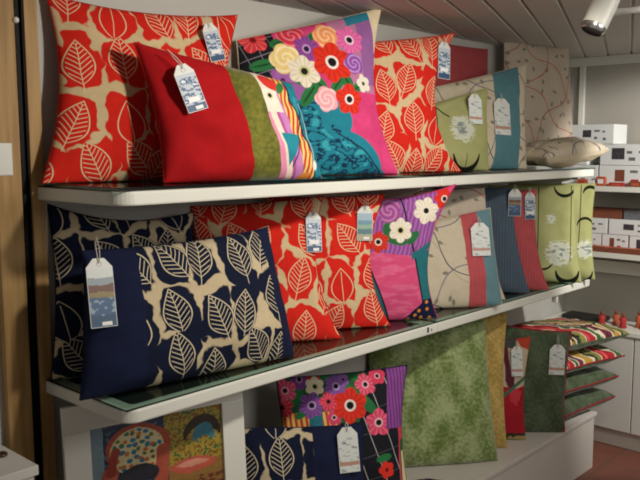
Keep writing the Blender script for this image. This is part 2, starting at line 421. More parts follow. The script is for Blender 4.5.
M = dict(
    red_leaf=leaf_cloth('red_leaf_print', '#d02418', '#cdb68c', '#dcc69e', 0.0),
    red_leaf_b=leaf_cloth('red_leaf_print_b', '#d4261a', '#d2bb92', '#e2cda6', 3.37),
    navy_leaf=leaf_cloth('navy_leaf_print', '#10172f', '#c3b291', '#d2c4a4', 1.62),
    navy=plain_cloth('navy_slub', '#161d3a', .75, 1.2, rib=.004),
    red=plain_cloth('red_slub', '#b3141a', .85, 1.12, rib=.005),
    red_back=plain_cloth('red_backing', '#b02018'),
    navy_back=plain_cloth('navy_backing', '#121a36'),
    cream_back=plain_cloth('cream_backing', '#c4b79c'),
    coral=plain_cloth('coral_rib', '#b9565b', rib=.012),
    dull_coral=plain_cloth('dull_coral', '#a0464a', rib=.006),
    slate=plain_cloth('slate_rib', '#505f6e', rib=.012),
    teal=plain_cloth('teal_linen', '#557f87'),
    teal_grey=plain_cloth('grey_teal_linen', '#64878f'),
    olive_velvet=velvet('olive_velvet', '#55591b', '#7d7a2c'),
    green_velvet=velvet('crushed_green_velvet', '#64783a', '#a2ae7c'),
    gold_velvet=velvet('gold_velvet', '#a08442', '#c9ad66'),
    moss_velvet=velvet('moss_velvet', '#3a4630', '#56634a', .35),
    red_velvet=velvet('red_velvet', '#8e1420', '#b5202c'),
    red_piping=plain_cloth('red_piping', '#8a2a32'),
    vine_blue=vine_cloth('vine_print_blue', '#c9bda6', '#3d4660', '#6d6f80'),
    vine_red=vine_cloth('vine_print_red', '#bdb0a0', '#b5503c', '#a8483a'),
    lime_a=lime_cloth('lime_print_a', [('seg',.168,.25,.154,.118,.0022),('seg',.11,.205,.168,.245,.003),('seg',.218,.207,.168,.245,.003),('arc',.275,.060,.06,.010,True),('foil',.267,.158,.055),('seg',.275,.0,.275,.06,.0015)]),
    lime_b=lime_cloth('lime_print_b', [('seg',.006,.435,.006,.08,.002),('arc',.03,.11,.05,.004,True),('arc',.12,.44,.045,.006,True),('foil',.10,.135,.06),('arc',.14,.055,.05,.010,True),('seg',.15,.44,.15,.1,.0018),('foil',.06,.29,.02)]),
    lime_c=lime_cloth('lime_print_c', [('seg',.11,.44,.10,.02,.002),('arc',.13,.25,.035,.005,False),('arc',.12,.04,.05,.008,True),('foil',.14,.14,.045),('arc',.15,.40,.03,.006,False)]),
    lime_back=plain_cloth('lime_backing', '#9c9e68'),
    floral=big_floral(), lumbar_floral=lumbar_floral(), pink_floral=pink_floral(), anemone=anemone_floral(),
    tulip_a=tulip_print('tulip_print_a', .0), tulip_b=tulip_print('tulip_print_b', .43), tulip_c=small_tulip(),
    pink_back=plain_cloth('pink_backing', '#c23a68'),
    wall=simple('painted_wall', '#bcbab4', .8, .2, nz=2.5, lo=.95, hi=1.03, bump=(60, .15)),
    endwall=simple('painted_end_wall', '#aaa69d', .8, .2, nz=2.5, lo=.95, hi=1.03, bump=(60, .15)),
    plank=simple('painted_planks', '#b5b0aa', .55, .3, nz=3, lo=.93, hi=1.05),
    groove=simple('plank_groove', '#e4e0d8', .8),
    white=simple('white_enamel', '#dcdcd2', .3, .5, nz=6, lo=.96, hi=1.03),
    whitebox=simple('white_board', '#d3d0c8', .5, .35, nz=4, lo=.95, hi=1.03),
    plinth=simple('plinth_board', '#c4beb6', .5, .3, nz=5, lo=.94, hi=1.03),
    rubber=simple('black_edge_strip', '#0c0f0e', .45, .3),
    panel=simple('dark_shelf_panel', '#33322e', .5, .3, nz=8),
    black=simple('black_channel', '#0b0b0a', .6, .2),
    wood=wood('pale_oak', '#b08e5c', '#9a7848'),
    chrome=simple('lamp_ring_metal', '#c8c8c8', .25, .5, 1.0),
    dark=simple('dark_plastic', '#22211f', .5), 
    orange=simple('orange_card', '#b8583a', .6, nz=30, lo=.8, hi=1.1), redcard=simple('red_card', '#a52a2a', .6), brown=simple('brown_tray', '#7c4632', .6, nz=15, lo=.8, hi=1.15),
    carton=simple('white_carton', '#dadcdb', .5), print_grey=simple('carton_print_grey', '#6a6a70', .6, nz=90, lo=.4, hi=1.5), print_dark=simple('carton_print_dark', '#39363a', .6, nz=60, lo=.5, hi=1.8),
    string=simple('tag_string', '#c9c6ba', .8), sticker=simple('tag_sticker', '#e6e6e2', .5),
    tag_back=simple('tag_card', '#d6d8d4', .5),
    tag_harbour=tag_print('tag_photo_harbour', 'harbour'), tag_blue=tag_print('tag_photo_blue', 'blue'), tag_beach=tag_print('tag_photo_beach', 'beach'), tag_pale=tag_print('tag_photo_pale', 'pale'),
    glass=glass_mat(),
    ring=simple('brown_ring', '#4a3220', .4), 
)
def tile_mat():
    g = G('terracotta_tiles', .45, 0, .35, obj=True); g.base('#7c4c3e')
    g.over((g.noise(g.uv(), 5, 3)-.5).soft(.25)*.6, '#6a4034')
    e = ((g.x*(1/.30)).fract()-.5).abs().max((((g.y+.07)*(1/.30)).fract()-.5).abs())
    g.over(e > .485, '#5e4a40'); return g.done()
M['tiles'] = tile_mat()

def armchair_picture():
    """loose painterly picture of an upholstered armchair in a room (uv in metres from picture's lower left, .36 x .52)"""
    g = G('armchair_picture', .18, 0, .5)
    n = g.noise(g.uv(), 22, 4); n2 = g.noise(g.vec(g.x, g.y, 9.), 70, 3)
    g.x = g.x+(n-.5)*.018; g.y = g.y+(n-.5)*.018
    g.base('#22364f'); g.over((n-.5).soft(.1)*.7, '#16233c'); g.over((n2 > .6), '#3f6a80')
    g.over(g.x < .035, '#6f8792')
    g.over((g.x > .195)*(g.y > .34), '#a38d3a'); g.over((g.x > .195)*(g.y > .34)*(n2 > .55), '#7c5a26'); g.over((g.x > .195)*(g.y > .34)*(n2 < .42), '#4f6a3c')
    g.arc(.30, .42, .05, .012, '#3a2c22', False)
    g.arc(.305, .41, .025, .012, '#3f7a8c', False)
    g.over((g.x > .20)*(g.y < .345), '#8c6a3a'); g.over((g.x > .20)*(g.y < .30)*(n2 > .5), '#6a3a2c')
    g.ell(.27, .34, .065, .024, .0, '#bb5a48'); g.ell(.27, .345, .045, .010, 0, '#d2907a')
    g.ell(.125, .43, .085, .075, -.1, '#9c4632')
    g.ell(.122, .42, .072, .072, 0, '#c8bd8e')
    v = g.voro(g.vec(g.x*58.0, g.y*58.0), .9); d = E(g, v.outputs['Distance']); cr, cg, cb = g.sep(v.outputs['Color'])
    inb = (((g.x-.122)*(1/.068)).pow(2.0)+((g.y-.42)*(1/.068)).pow(2.0)) < 1.0
    g.over(inb*(d < .42)*(cr > .45), '#2f6f8c'); g.over(inb*(d < .36)*(cr < .45), '#b8632e'); g.over(inb*(d < .3)*(cg > .75), '#3f6a3a')
    g.seg(.05, .37, .03, .28, .020, '#9c5040'); g.seg(.19, .41, .175, .27, .018, '#a8523e'); g.seg(.05,.37,.065,.43,.012,'#8c3a2e')
    g.ell(.12, .345, .058, .034, .12, '#2a2c33'); g.ell(.115, .30, .062, .028, 0, '#2b5f9c'); g.ell(.11, .25, .07, .03, 0, '#234a7c')
    g.over((g.y < .22), '#5a3428'); g.over((g.y < .22)*(n2 > .52), '#2f4a6a')
    g.ell(.01, .27, .02, .03, 0, '#1c1e24')
    g.vary(n2, .75, 1.2); return g.done()
M['picture'] = armchair_picture()

# ------------------------------------------------------------------ object helpers
def link(name, me, mat, parent=None, loc=(0, 0, 0), smooth=True):
    o = bpy.data.objects.new(name, me); COL.objects.link(o)
    if mat is not None: me.materials.append(M[mat] if isinstance(mat, str) else mat)
    o.location = loc
    if parent: o.parent = parent
    if smooth:
        for p in me.polygons: p.use_smooth = True
    return o

def from_bm(name, bm, mat, parent=None, loc=(0, 0, 0), smooth=False):
    bmesh.ops.recalc_face_normals(bm, faces=bm.faces)
    me = bpy.data.meshes.new(name); bm.to_mesh(me); bm.free()
    return link(name, me, mat, parent, loc, smooth)

def add_box(bm, x0, x1, y0, y1, z0, z1, bev=0.0, seg=2):
    vs = [bm.verts.new((x, y, z)) for x in (x0, x1) for y in (y0, y1) for z in (z0, z1)]
    fs = [bm.faces.new([vs[i] for i in q]) for q in ((0,1,3,2),(4,6,7,5),(0,4,5,1),(2,3,7,6),(0,2,6,4),(1,5,7,3))]
    if bev:
        es = list({e for f in fs for e in f.edges})
        bmesh.ops.bevel(bm, geom=es, offset=bev, segments=seg, affect='EDGES', profile=.6)

def box(name, x0, x1, y0, y1, z0, z1, mat, parent=None, bev=0.0, loc=(0, 0, 0)):
    bm = bmesh.new(); add_box(bm, x0, x1, y0, y1, z0, z1, bev); return from_bm(name, bm, mat, parent, loc)

def add_tube(bm, pts, r, n=8, close=False, cap=True):
    pts = [Vector(p) for p in pts]; N = len(pts); rings = []
    prev = None
    for i, p in enumerate(pts):
        a = pts[i-1] if (i > 0 or close) else p; b = pts[(i+1) % N] if (i < N-1 or close) else p
        t = (b-a).normalized()
        up = prev if prev is not None else (Vector((0, 0, 1)) if abs(t.z) < .9 else Vector((1, 0, 0)))
        s = t.cross(up).normalized(); u = s.cross(t).normalized(); prev = u
        rr = r[i] if isinstance(r, (list, tuple)) else r
        rings.append([bm.verts.new(p+(s*math.cos(2*math.pi*k/n)+u*math.sin(2*math.pi*k/n))*rr) for k in range(n)])
    for i in range(N if close else N-1):
        A, B = rings[i], rings[(i+1) % N]
        for k in range(n): bm.faces.new((A[k], A[(k+1) % n], B[(k+1) % n], B[k]))
    if cap and not close: bm.faces.new(rings[0][::-1]); bm.faces.new(rings[-1])

def add_prism(bm, poly, z0, z1):
    lo = [bm.verts.new((x, y, z0)) for x, y in poly]; hi = [bm.verts.new((x, y, z1)) for x, y in poly]
    bm.faces.new(lo[::-1]); bm.faces.new(hi); n = len(poly)
    for i in range(n): bm.faces.new((lo[i], lo[(i+1) % n], hi[(i+1) % n], hi[i]))

def tag(o, label, cat, group=None):
    o['label'] = label; o['category'] = cat
    if group: o['group'] = group
    return o

def thing(name, label, cat, loc=(0, 0, 0), rz=0, group=None):
    o = bpy.data.objects.new(name, None); COL.objects.link(o); o.empty_display_size = .05
    o.location = loc; o.rotation_euler = (0, 0, rz); return tag(o, label, cat, group)

def struct(o): o['kind'] = 'structure'; return o

# ------------------------------------------------------------------ the room
struct(box('floor', -2.6, XE+.1, -2.8, D+.1, -.1, 0, 'tiles'))
struct(box('wall_back', -2.6, XE+.1, D, D+.1, 0, ZC+.03, 'wall'))
struct(box('wall_right', XE, XE+.1, -2.8, D, 0, ZC+.03, 'endwall'))
struct(box('trim_1', XE-.035, XE, -2.8, D, 1.985, ZC, 'white', bev=.004))
def ceiling():
    bm = bmesh.new(); pitch = .114; ang = R(21.3)
    c, s = math.cos(ang), math.sin(ang)
    for i in range(-29, 15):
        o = i*pitch-.389
        # one tongue-and-groove board, clipped to the room
        b2 = bmesh.new(); add_box(b2, -5, 6, o+.0035, o+pitch-.0035, ZC, ZC+.016, .004, 1)
        for v in b2.verts: v.co = Vector((v.co.x*c-v.co.y*s, v.co.x*s+v.co.y*c, v.co.z))
        for pc, pn in (((XE, 0, 0), (1, 0, 0)), ((-2.6, 0, 0), (-1, 0, 0)), ((0, D, 0), (0, 1, 0)), ((0, -2.8, 0), (0, -1, 0))):
            bmesh.ops.bisect_plane(b2, geom=b2.verts[:]+b2.edges[:]+b2.faces[:], plane_co=pc, plane_no=pn, clear_outer=True)
        me = bpy.data.meshes.new('t'); b2.to_mesh(me); b2.free(); bm.from_mesh(me); bpy.data.meshes.remove(me)
    o = from_bm('ceiling', bm, 'plank'); struct(o)
    struct(box('trim_2', -2.6, XE, -2.8, D, ZC+.012, ZC+.05, 'groove'))
ceiling()

# wall upright beside the shelves: wooden trims with a black slotted channel between them
t = thing('shelf_upright', 'pale wooden upright with black slotted channel at left end of shelves', 'upright', (-.046, D, 0))
box('wood_strip', -.062, .003, -.03, -.001, .001, ZC-.001, 'wood', t, .002)
box('wood_strip', .033, .0695, -.022, -.001, .001, ZC-.001, 'wood', t, .002)
def channel():
    bm = bmesh.new(); add_box(bm, .004, .032, -.006, -.001, .001, ZC-.001)
    for x in (.0045, .029): add_box(bm, x, x+.003, -.016, -.006, .001, ZC-.001)
    for i in range(60): add_box(bm, .0155, .0205, -.0085, -.006, .02+i*.033, .04+i*.033)
    return from_bm('slotted_channel', bm, 'black', t)
channel()
k = thing('wall_hook', 'small pale round knob high in the black slotted channel', 'hook', (-.040, D-.006, 1.869))
bm = bmesh.new(); add_tube(bm, [(0, -.0005, 0), (0, -.02, 0)], .003, 10); from_bm('stem', bm, 'white', k, smooth=True)
bm = bmesh.new(); bmesh.ops.create_uvsphere(bm, u_segments=16, v_segments=10, radius=.008); bmesh.ops.translate(bm, verts=bm.verts, vec=(0, -.026, 0)); from_bm('knob', bm, 'white', k, smooth=True)

# ------------------------------------------------------------------ shelves
def rounded(x0, x1, y0, y1, rl, rr, n=8):
    """outline with the two front corners (y0) rounded"""
    p = [(x1, y1), (x0, y1)]
    p += [(x0+rl-rl*math.cos(a), y0+rl-rl*math.sin(a)) for a in [i*math.pi/2/n for i in range(n+1)]] if rl else [(x0, y0)]
    p += [(x1-rr+rr*math.sin(a), y0+rr-rr*math.cos(a)) for a in [i*math.pi/2/n for i in range(n+1)]] if rr else [(x1, y0)]
    return p
def shelf(x0, x1, z, rl, rr, label):
    t = thing('display_shelf', label, 'shelf', ((x0+x1)/2, D, z), 0, 'glass-topped display shelves')
    L = (x1-x0)/2
    bm = bmesh.new(); h0, h1 = -.037, -.0025; w = .045
    out = rounded(-L, L, -D, -.002, rl, rr); inn = rounded(-L+w, L-w, -D+w, -w-.002, max(rl-w, .012) if rl else 0, max(rr-w, .012) if rr else 0)
    # frame: outer rim with the inner opening, equal point counts
    A = [[bm.verts.new((x, y, zz)) for x, y in out] for zz in (h0, h1)]; B = [[bm.verts.new((x, y, zz)) for x, y in inn] for zz in (h0, h1)]
    n = len(out)
    for i in range(n):
        j = (i+1) % n
        bm.faces.new((A[0][i], A[0][j], A[1][j], A[1][i])); bm.faces.new((B[0][j], B[0][i], B[1][i], B[1][j]))
        bm.faces.new((A[1][i], A[1][j], B[1][j], B[1][i])); bm.faces.new((A[0][j], A[0][i], B[0][i], B[0][j]))
    f = from_bm('frame', bm, 'white', t)
    bv = f.modifiers.new('b', 'BEVEL'); bv.width = .005; bv.segments = 2; bv.limit_method = 'ANGLE'; bv.angle_limit = R(50)
    bm = bmesh.new(); add_prism(bm, rounded(-L+w+.001, L-w-.001, -D+w+.001, -w-.004, .01, .01), -.03, -.006); from_bm('base_panel', bm, 'panel', t)
    bm = bmesh.new(); add_prism(bm, rounded(-L+.001, L-.001, -D+.004, -.003, .006, .006), .0005, .007); from_bm('glass_top', bm, 'glass', t)
    # dark seal strip under the glass along the rim
    bm = bmesh.new(); o2 = rounded(-L+.0012, L-.0012, -D+.0045, -.0035, .0055, .0055); i2 = rounded(-L+.005, L-.005, -D+.0085, -.0075, .003, .003)
    A = [[bm.verts.new((x, y, zz)) for x, y in o2] for zz in (-.0023, .0003)]; B = [[bm.verts.new((x, y, zz)) for x, y in i2] for zz in (-.0023, .0003)]
    n = len(o2)
    for i in range(n):
        j = (i+1) % n
        bm.faces.new((A[0][i], A[0][j], A[1][j], A[1][i])); bm.faces.new((B[0][j], B[0][i], B[1][i], B[1][j]))
        bm.faces.new((A[1][i], A[1][j], B[1][j], B[1][i])); bm.faces.new((A[0][j], A[0][i], B[0][i], B[0][j]))
    from_bm('seal_strip', bm, 'rubber', t)
    return t
s1 = shelf(.003, 1.299, ZU, .05, 0, 'upper white-framed glass shelf at left, holding red leaf and floral cushions')
s2 = shelf(1.301, 2.6, ZU, 0, .04, 'upper white-framed glass shelf at right, holding lime and vine cushions')
s3 = shelf(.003, 1.299, ZL, .04, 0, 'lower white-framed glass shelf at left, holding navy leaf cushions')
s4 = shelf(1.301, 2.6, ZL, 0, .04, 'lower white-framed glass shelf at right, holding slate and coral cushions')
box('clip', .58, .588, -D-.003, -D, -.026, -.008, 'dark', s3, .001)
box('clip', .605, .608, -D-.002, -D, -.024, -.016, 'dark', s3, 0)
for s, x in ((s2, -.61), (s2, .60), (s4, -.61), (s4, .60)):
    bm = bmesh.new()
    vs = [(0, -.002, -.0385), (0, -.30, -.0385), (0, -.30, -.055), (0, -.002, -.13)]
    a = [bm.verts.new((x-.006, y, z)) for _, y, z in vs]; b = [bm.verts.new((x+.006, y, z)) for _, y, z in vs]
    bm.faces.new(a); bm.faces.new(b[::-1])
    for i in range(4): bm.faces.new((a[i], a[(i+1) % 4], b[(i+1) % 4], b[i]))
    from_bm('bracket', bm, 'white', s)
box('front_lug', .30, .318, -D+.012, -D+.035, -.072, -.0375, 'white', s4, .003)

t = thing('display_shelf', 'thick white shelf end at left edge beside the wooden upright', 'shelf', (-.6, D, 1.49))
box('board', -.5, .405, -.30, -.002, .0, .071, 'white', t, .003)
t = thing('display_pedestal', 'white box pedestal in the bottom left corner of the view', 'pedestal', (-.55, .28, 0))
box('body', -.40, .40, -.115, .09, .001, .775, 'whitebox', t, .003)
box('top_panel', -.408, .408, -.124, .092, .7755, .80, 'whitebox', t, .003)
bm = bmesh.new(); add_tube(bm, [(.012*math.cos(a), .012*math.sin(a), 0) for a in [i*2*math.pi/24 for i in range(24)]], .004, 10, True)
tag(from_bm('curtain_ring', bm, 'ring', None, (-.178, .275, .8045), True), 'small dark brown ring lying on the white pedestal top', 'ring')

t = thing('display_plinth', 'long low white plinth under the shelves carrying velvet cushions', 'plinth', (1.3, .18, 0))
box('body', -1.266, 1.285, -.222, .222, .001, ZP-.0205, 'plinth', t, .002)
box('top_panel', -1.274, 1.297, -.23, .2225, ZP-.02, ZP, 'plinth', t, .003)

# ------------------------------------------------------------------ cushions
CUSH = {}
class Cushion: pass
def cushion(key, label, anchor, psi, lean, corners, T, panels, back, seam=None, k=(.06, .06, .06, .02), name='cushion', group=None, sag=.25, seed=0, lying=None,
            seam_mat=None, seam_name='seam', seam_r=.0022, N=40, bow=0.0, low=1.0, exp=.5, wr=1.0):
    """corners: bl br tr tl in the cushion's own plane (metres) or 3-D if lying; panels: [(part name, material, u0, u1)] across the width"""
    t = thing(name, label, 'cushion', anchor, R(psi), group)
    C = Cushion(); CUSH[key] = C; C.t = t; C.lean = R(lean); C.psi = R(psi); C.anchor = Vector(anchor)
    l = R(lean); up = Vector((0, math.sin(l), math.cos(l))); fr = Vector((0, -math.cos(l), math.sin(l)))
    if lying: c3 = [Vector(c) for c in corners]
    else: c3 = [Vector((s, 0, 0))+up*q for s, q in corners]
    C.c2 = corners
    kL, kR, kT, kB = k
    if lying:
        fr = (c3[1]-c3[0]).cross(c3[3]-c3[0]).normalized()
        if fr.z < 0: fr = -fr
    ax = (c3[1]-c3[0]).normalized(); ay = (c3[3]-c3[0]); ay = (ay-ax*ay.dot(ax)).normalized()
    so = Vector((seed*7.31+1.7, seed*3.17, seed*1.93))
    def mid(u, v):
        uu = u*(1-(kR if u > 0 else kL)*(1-v*v)*abs(u)); vv = v*(1-(kT if v > 0 else kB)*(1-u*u)*abs(v))
        a, b = (uu+1)/2, (vv+1)/2
        return c3[0]*(1-a)*(1-b)+c3[1]*a*(1-b)+c3[2]*a*b+c3[3]*(1-a)*b
    def pt(u, v, side):
        p = mid(u, v)
        e = max(0, (1-u*u))*max(0, (1-v*v))
        # stuffing: fullest in the middle, tapering to the seams and thin in the corners
        th = T/2*(max(0, 1-abs(u)**2.4)*max(0, 1-abs(v)**2.4))**exp*(1-sag*v*(1-abs(v)*.4))
        q = Vector((u*1.3, v*1.3, side*2))+so
        edge = min(1, (1-max(abs(u), abs(v)))*6)
        th += wr*T*.10*edge*noise.noise(q*1.7)
        th += wr*T*.035*edge*noise.noise(q*4.5)
        # gathers running in from the corners
        rr = max(abs(u), abs(v)); an = math.atan2(v, u)
        th += wr*T*.05*(rr**3)*math.sqrt(max(0, 1-rr))*math.sin(an*16+seed)
        bend = bow*(u*u-.3)+.006*wr*noise.noise(q*.9+Vector((0, 0, 9)))
        r = p+fr*(side*max(th, 0)*(low if side < 0 else 1)-bend)
        if r.z < .0012: r.z = .0012
        return r
    C.pt = pt; C.fr = fr
    us = set()
    bounds = sorted({0., 1.} | {p[2] for p in panels} | {p[3] for p in panels})
    cols = []
    def grid(nm, mat, u0, u1, side, parent, inset=0):
        n = max(6, int(N*(u1-u0)+.5)); m = N
        bm = bmesh.new(); uvl = bm.loops.layers.uv.new('UVMap'); V = []; UV = {}
        for i in range(n+1):
            f = u0+(u1-u0)*i/n; u = -math.cos(math.pi*f) if (u0 == 0 and u1 == 1) else math.sin((f-.5)*math.pi)
            row = []
            for j in range(m+1):
                v = -math.cos(math.pi*j/m)
                p = pt(u, v, side); w = bm.verts.new(p)
                q = p-c3[0]
                o0 = Vector(corners[0]) if not lying else Vector((0, 0))
                UV[w] = (q.dot(ax)+o0[0], q.dot(ay)+(o0[1]/max(.2, 1) if not lying else 0)); row.append(w)
            V.append(row)
        for i in range(n):
            for j in range(m):
                q = (V[i][j], V[i+1][j], V[i+1][j+1], V[i][j+1])
                f = bm.faces.new(q if side > 0 else q[::-1]); f.smooth = True
                for lp in f.loops: lp[uvl].uv = UV[lp.vert]
        me = bpy.data.meshes.new(nm); bm.normal_update(); bm.to_mesh(me); bm.free()
        return link(nm, me, mat, parent)
    for nm, mat, a, b in panels: grid(nm, mat, a, b, 1, t)
    grid('back_panel', back, 0, 1, -1, t)
    n = 36; per = []
    ang = [-math.cos(math.pi*i/n) for i in range(n)]
    per += [(a, -1) for a in ang]+[(1, a) for a in ang]+[(-a, 1) for a in ang]+[(-1, -a) for a in ang]
    P = []
    for u, v in per:
        p = pt(u, v, 1); p.z = max(p.z, seam_r+.0008); P.append(p)
    bm = bmesh.new(); add_tube(bm, P, seam_r, 6, True); o = from_bm(seam_name, bm, seam_mat or back, t, smooth=True)
    uvl = o.data.uv_layers.new(name='UVMap')
    for lp in o.data.loops: c = o.data.vertices[lp.vertex_index].co; uvl.data[lp.index].uv = (c.x, c.z)
    if seam_name == 'piping': o['label'] = 'red piping'
    return C
FP = lambda m: [('front_panel', m, 0, 1)]
U = ZU+.0075; Lw = ZL+.0075; B = ZP+.0005

# upper shelf
cushion('T1', 'big red and cream leaf-print cushion at far left of the upper shelf', (.06, .31, U), -10, 7, ((-.076, 0), (.47, 0), (.546, .491), (-.025, .490)), .12, FP('red_leaf'), 'red_back', k=(.14, .1, .10, 0), seed=1, name='square_cushion')
cushion('T2', 'red lumbar cushion with olive velvet band and painted print on upper shelf', (.2, .105, U), -14, 12, ((.004, 0), (.487, 0), (.425, .280), (-.038, .366)), .14,
        [('plain_panel', 'red', 0, .50), ('velvet_band', 'olive_velvet', .50, .615), ('printed_panel', 'lumbar_floral', .615, 1)], 'red_back', k=(.08, .03, .02, 0), seed=2, name='lumbar_cushion', exp=.45)
cushion('T3', 'tall bright floral cushion with blue jug motif and dark top left corner', (.65, .28, U), -20, 13, ((-.045, 0), (.562, 0), (.565, .594), (.005, .442)), .12, FP('floral'), 'cream_back', k=(.06, .24, .02, 0), seed=3, name='square_cushion')
cushion('T4', 'red leaf-print cushion pinched at its right side, beside the tall floral one', (1.02, .268, U), -22, 9, ((.06, 0), (.548, 0), (.566, .527), (.09, .462)), .11, FP('red_leaf_b'), 'red_back', k=(.05, .50, .03, 0), seed=4, name='square_cushion')
cushion('T5', 'dull coral plain cushion mostly hidden at the back of the upper shelf', (1.3, .365, U), -4, 3, ((.44, 0), (.85, 0), (.85, .53), (.45, .53)), .05, FP('dull_coral'), 'dull_coral', k=(.03, .03, .02, 0), seed=5, name='square_cushion')
cushion('T6', 'cream vine-print cushion with broad teal stripe behind the lime one', (1.5, .312, U), -24, 12, ((.05, 0), (.598, 0), (.657, .459), (.10, .325)), .09,
        [('vine_panel', 'vine_blue', 0, .60), ('stripe_band', 'teal', .60, .805), ('side_panel', 'vine_blue', .805, 1)], 'cream_back', k=(.05, .05, .03, 0), seed=6, name='lumbar_cushion')
cushion('T7', 'lime green cushion with black stem drawing on upper shelf', (1.38, .235, U), -24, 12, ((.03, 0), (.395, 0), (.431, .335), (.02, .228)), .09, FP('lime_a'), 'lime_back', k=(.05, .02, .02, 0), seed=7, name='lumbar_cushion')
cushion('T8', 'tall cream cushion with red vines standing at right of the upper shelf', (2.05, .358, U), -16, 3, ((.19, 0), (.68, .075), (.655, .572), (.232, .592)), .085, FP('vine_red'), 'cream_back', k=(.05, .02, .04, 0), seed=8, name='square_cushion')
cushion('T9', 'cream vine-print cushion lying flat at right end of the upper shelf', (2.35, .14, U), -2, 0, ((-.31, -.18, .048), (.27, -.18, .080), (.30, .01, .095), (-.29, .01, .06)), .12, FP('vine_blue'), 'cream_back', k=(.03, .06, .05, .02), seed=9, name='lumbar_cushion', lying=True, sag=0, low=1.0, seam_r=.002, exp=.4)

# lower shelf
cushion('M1', 'navy and cream leaf-print cushion standing at back of the lower shelf', (.07, .325, Lw), -8, 9, ((-.078, 0), (.37, 0), (.400, .425), (-.040, .470)), .09, FP('navy_leaf'), 'navy_back', k=(.08, .06, .16, 0), seed=11, name='square_cushion')
cushion('M2', 'navy lumbar cushion with leaf-print middle in front on the lower shelf', (.02, .125, Lw), -8, 12, ((-.062, 0), (.594, 0), (.556, .385), (-.010, .364)), .145,
        [('side_panel', 'navy', 0, .32), ('leaf_panel', 'navy_leaf', .32, .81), ('side_panel', 'navy', .81, 1)], 'navy_back', k=(.03, .02, .06, .0), seed=12, name='lumbar_cushion', exp=.42)
cushion('M3', 'red leaf-print cushion directly behind the navy lumbar cushion', (.83, .10, Lw), -32, 12, ((-.42, 0), (.040, 0), (.006, .465), (-.425, .44)), .10, FP('red_leaf'), 'red_back', k=(.05, .24, .03, 0), seed=13, name='square_cushion')
cushion('M4', 'red leaf-print cushion leaning on the pink poppy cushion', (1.06, .105, Lw), -35, 4, ((-.37, 0), (.062, 0), (.046, .455), (-.36, .450)), .085, FP('red_leaf_b'), 'red_back', k=(.05, .30, .02, 0), seed=14, name='square_cushion')
cushion('M5', 'pink and purple poppy-print cushion with flowered ear sticking up', (1.28, .058, Lw), -35, 0, ((-.34, 0), (.060, 0), (.120, .482), (-.30, .444)), .085, FP('pink_floral'), 'pink_back', k=(.05, .34, .12, 0), seed=15, name='square_cushion')
cushion('M6', 'cream vine-print lumbar cushion with coral stripe on the lower shelf', (1.43, .145, Lw), -35, 14, ((-.15, 0), (.315, 0), (.295, .386), (-.13, .31)), .09,
        [('vine_panel', 'vine_blue', 0, .62), ('stripe_band', 'coral', .62, .745), ('side_panel', 'teal_grey', .745, 1)], 'cream_back', k=(.05, .02, .02, 0), seed=16, name='lumbar_cushion')
cushion('M6b', 'cream cushion with red vines behind the coral-striped one', (1.62, .165, Lw), -40, 8, ((-.22, 0), (.232, 0), (.158, .454), (-.22, .448)), .08, FP('vine_red'), 'cream_back', k=(.05, .10, .02, 0), seed=17, name='square_cushion')
cushion('M7', 'slate blue ribbed cushion on the lower shelf', (1.92, .125, Lw), -60, 6, ((-.27, 0), (.138, 0), (.050, .446), (-.27, .443)), .08, FP('slate'), 'slate', k=(.05, .10, .02, 0), seed=18, name='square_cushion')
cushion('M8', 'coral pink ribbed cushion leaning beside the slate blue one', (2.03, .125, Lw), -60, 8, ((-.27, 0), (.165, 0), (.104, .433), (-.27, .43)), .08, FP('coral'), 'coral', k=(.05, .14, .02, 0), seed=19, name='square_cushion')
cushion('M9', 'wide lime cushion with black drawing right beside the coral one', (2.28, .135, Lw), -60, 5, ((-.22, 0), (.205, 0), (.160, .442), (-.22, .44)), .09, FP('lime_b'), 'lime_back', k=(.05, .05, .01, 0), seed=20, name='square_cushion')
cushion('M10', 'narrow lime cushion last at the right end of the lower shelf', (2.42, .11, Lw), -62, 5, ((-.22, 0), (.183, 0), (.172, .448), (-.22, .444)), .08, FP('lime_c'), 'lime_back', k=(.05, .08, .01, 0), seed=21, name='square_cushion')

# plinth
cushion('B1', 'dark anemone-print cushion with purple striped edge on the plinth', (.75, .18, B), -36, 12, ((-.03, 0), (.42, 0), (.414, .530), (-.046, .513)), .12, FP('anemone'), 'navy_back', k=(.06, .16, .03, 0), seed=31, name='square_cushion')
cushion('B2', 'navy lumbar cushion with leaf-print left part low on the plinth', (.63, .065, B), -36, 12, ((-.19, 0), (.238, 0), (.238, .398), (-.185, .414)), .12,
        [('leaf_panel', 'navy_leaf', 0, .56), ('side_panel', 'navy', .56, 1)], 'navy_back', k=(.04, .04, .02, 0), seed=32, name='lumbar_cushion')
cushion('B3', 'large crushed light green velvet cushion on the plinth', (1.7, .03, B), -38, 10, ((-.47, 0), (.052, 0), (.022, .575), (-.48, .56)), .14, FP('green_velvet'), 'green_velvet', k=(.05, .04, .04, 0), seed=33, name='square_cushion')
cushion('B4', 'gold velvet cushion just behind the green velvet one', (1.85, .08, B), -50, 8, ((-.30, 0), (.056, 0), (.056, .575), (-.30, .56)), .07, FP('gold_velvet'), 'gold_velvet', k=(.05, .10, .03, 0), seed=34, name='square_cushion')
cushion('B5', 'small cream and red tulip-print cushion tucked behind the gold one', (1.99, .065, B), -50, 5, ((-.28, 0), (.052, 0), (.070, .45), (-.28, .44)), .07, FP('tulip_c'), 'tulip_c', k=(.05, .12, .03, 0), seed=35, name='square_cushion')
